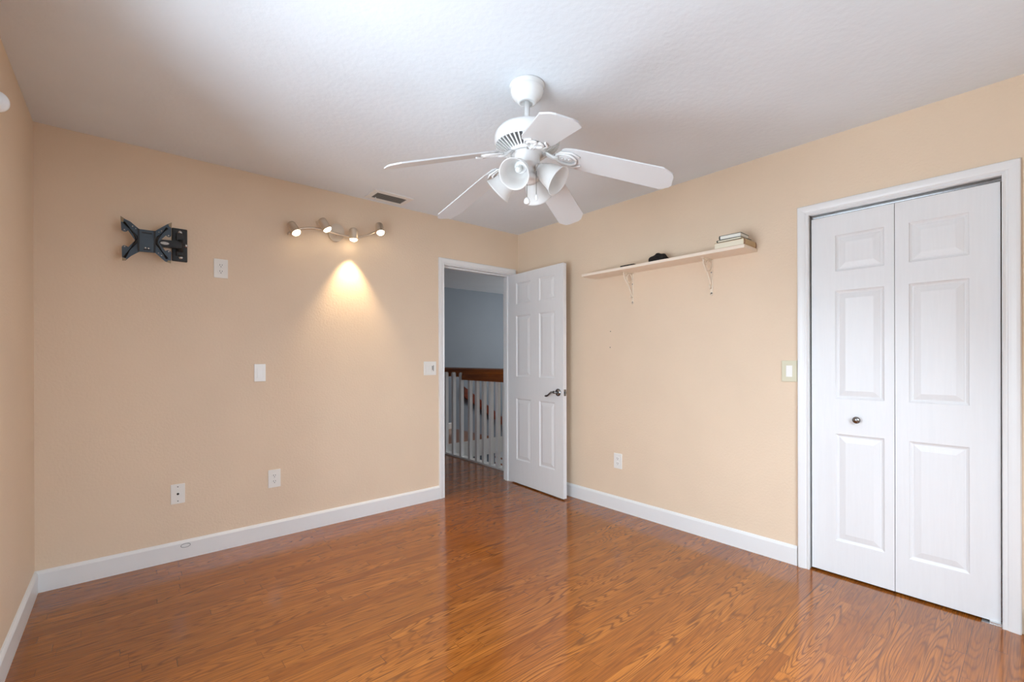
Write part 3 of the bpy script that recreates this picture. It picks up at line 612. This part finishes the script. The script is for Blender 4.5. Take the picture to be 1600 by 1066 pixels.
# dark lump: a crumpled knit cap
bm = NB(); bmesh.ops.create_icosphere(bm, subdivisions=4, radius=1)
for v_ in bm.verts:
    q = v_.co.copy(); k = 1+.12*math.sin(5*q.x+2.1)*math.cos(4*q.y+1)+.07*math.sin(9*q.y-3*q.x)+.05*math.sin(13*q.x+7*q.z)
    z = max(q.z, 0)**1.25*.066*(1+.12*math.sin(3*q.y-.6))*k
    v_.co = Vector((-.105+q.x*.055*k, -1.632+q.y*.074*k, SZ1+.0006+max(z, 0)+(.004 if q.z > -.2 else 0)*0))
bmesh.ops.remove_doubles(bm, verts=bm.verts[:], dist=.0002)
for f in bm.faces: f.smooth = True
tag(mesh('cloth_bundle', bm, M['cloth'], None, (-.105, -1.632, SZ1)), 'small black crumpled lump lying on the middle of the shelf', 'bundle')
bm = NB(); box(bm, -.168, -.075, -1.462, -1.345, SZ1+.0004, SZ1+.013, .002); nb = thing('notebook', (-.12, -1.40, SZ1), 'thin flat dark item lying on the left part of the shelf', 'notebook')
mesh('notebook_cover', bm, M['cloth'], nb)

# ---------------------------------------------------------------- curtain rod on the left wall
cr = thing('curtain_rod', (-W, -2.2, 1.985), 'white curtain rod finial at the upper left edge', 'curtain rod')
bm = NB(); rod(bm, (-3.270, -1.36, 1.985), (-3.270, -3.25, 1.985), .0125); mesh('rod', bm, M['trim'], cr)
for y0, s in ((-1.362, 1), (-3.248, -1)):
    bm = NB(); lathe(bm, [(0, -.004), (.020, -.004), (.022, 0), (.030, .006), (.033, .014), (.032, .022), (.026, .027), (.024, .0265), (0, .0265)], (-3.270, y0, 1.985), (0, s, 0), 32); mesh('finial', bm, M['trim'], cr)
for y in (-1.42, -3.15):
    bm = NB(); box(bm, -W, -3.262, y-.008, y+.008, 1.962, 1.974, .001); box(bm, -W, -W+.006, y-.015, y+.015, 1.94, 2.02, .001); mesh('rod_bracket', bm, M['trim'], cr)

# ---------------------------------------------------------------- hall: balustrade, stair rail, stairs
RXN = .139
bl = thing('balustrade', (RXN, .9, 0), 'white picket balustrade with an oak handrail beyond the doorway', 'railing')
bm = NB(); prism(bm, [(RXN-.032, .125, .955), (RXN+.032, .125, .955), (RXN+.032, .125, 1.0), (RXN+.024, .125, 1.035), (RXN+.034, .125, 1.062), (RXN+.030, .125, 1.09), (RXN, .125, 1.102), (RXN-.030, .125, 1.09), (RXN-.034, .125, 1.062), (RXN-.024, .125, 1.035), (RXN-.032, .125, 1.0)], (0, 1.03, 0)); mesh('handrail', bm, M['railwood'], bl)['label'] = 'brown oak handrail'
bm = NB(); prism(bm, [(RXN+.035, 1.15, .985), (RXN+.095, 1.15, .985), (RXN+.095, 1.15, 1.085), (RXN+.065, 1.15, 1.100), (RXN+.035, 1.15, 1.085)], (0, .92, 0)); mesh('handrail', bm, M['railwood'], bl)['label'] = 'brown oak handrail behind the tall pickets'
bm = NB(); box(bm, RXN-.024, RXN+.046, .118, 2.085, 0, .022, .002); box(bm, SX-.0, SX+.012, T, 2.085, -.24, .02); box(bm, SX, 4.0, 2.07, 2.084, -.24, .0); mesh('base_rail', bm, M['hallwhite'], bl)
for y in (1.025, .885, .750, .620, .498, .380, .255): 
    bm = NB(); box(bm, RXN-.021, RXN+.021, y-.021, y+.021, .02, .958, .003); mesh('baluster', bm, M['hallwhite'], bl)
for y in (1.90, 1.727, 1.553, 1.380, 1.209):
    bm = NB(); yy = [(y+.021*math.cos(a), 1.022+.021*math.sin(a)) for a in [math.pi*i/10 for i in range(11)]]
    prism(bm, [(RXN-.021, p, q) for p, q in [(y+.021, .02)]+yy+[(y-.021, .02)]], (.042, 0, 0), .002); mesh('baluster', bm, M['hallwhite'], bl)['label'] = 'white picket with a rounded top'
sr = thing('stair_handrail', (1.55, HY, .63), 'dark red brown stair rail sloping down the blue wall', 'handrail')
bm = NB(); prism(bm, [(1.54, HY-.075, .725), (2.9, HY-.075, -.235), (2.9, HY-.075, -.365), (1.54, HY-.075, .540)], (0, .045, 0), .004); mesh('rail', bm, M['redwood'], sr)
for x in (1.75, 2.4):
    bm = NB(); rod(bm, (x, HY-.04, .50-(x-1.75)*.70), (x, HY, .46-(x-1.75)*.70), .009); mesh('rail_bracket', bm, M['nickel'], sr)
bm = NB()
for i in range(9):
    x = 1.35+.26*i; box(bm, x, x+.28, 2.13, HY-.001, -.19*(i+1)-.03, -.19*(i+1), 0, 0); box(bm, x, x+.02, 2.13, HY-.001, -.19*(i+1), -.19*i-.03, 0, 1)
tag(mesh('staircase', bm, [M['railwood'], M['hallwhite']]), 'staircase going down behind the white balustrade', 'stairs', kind='structure')
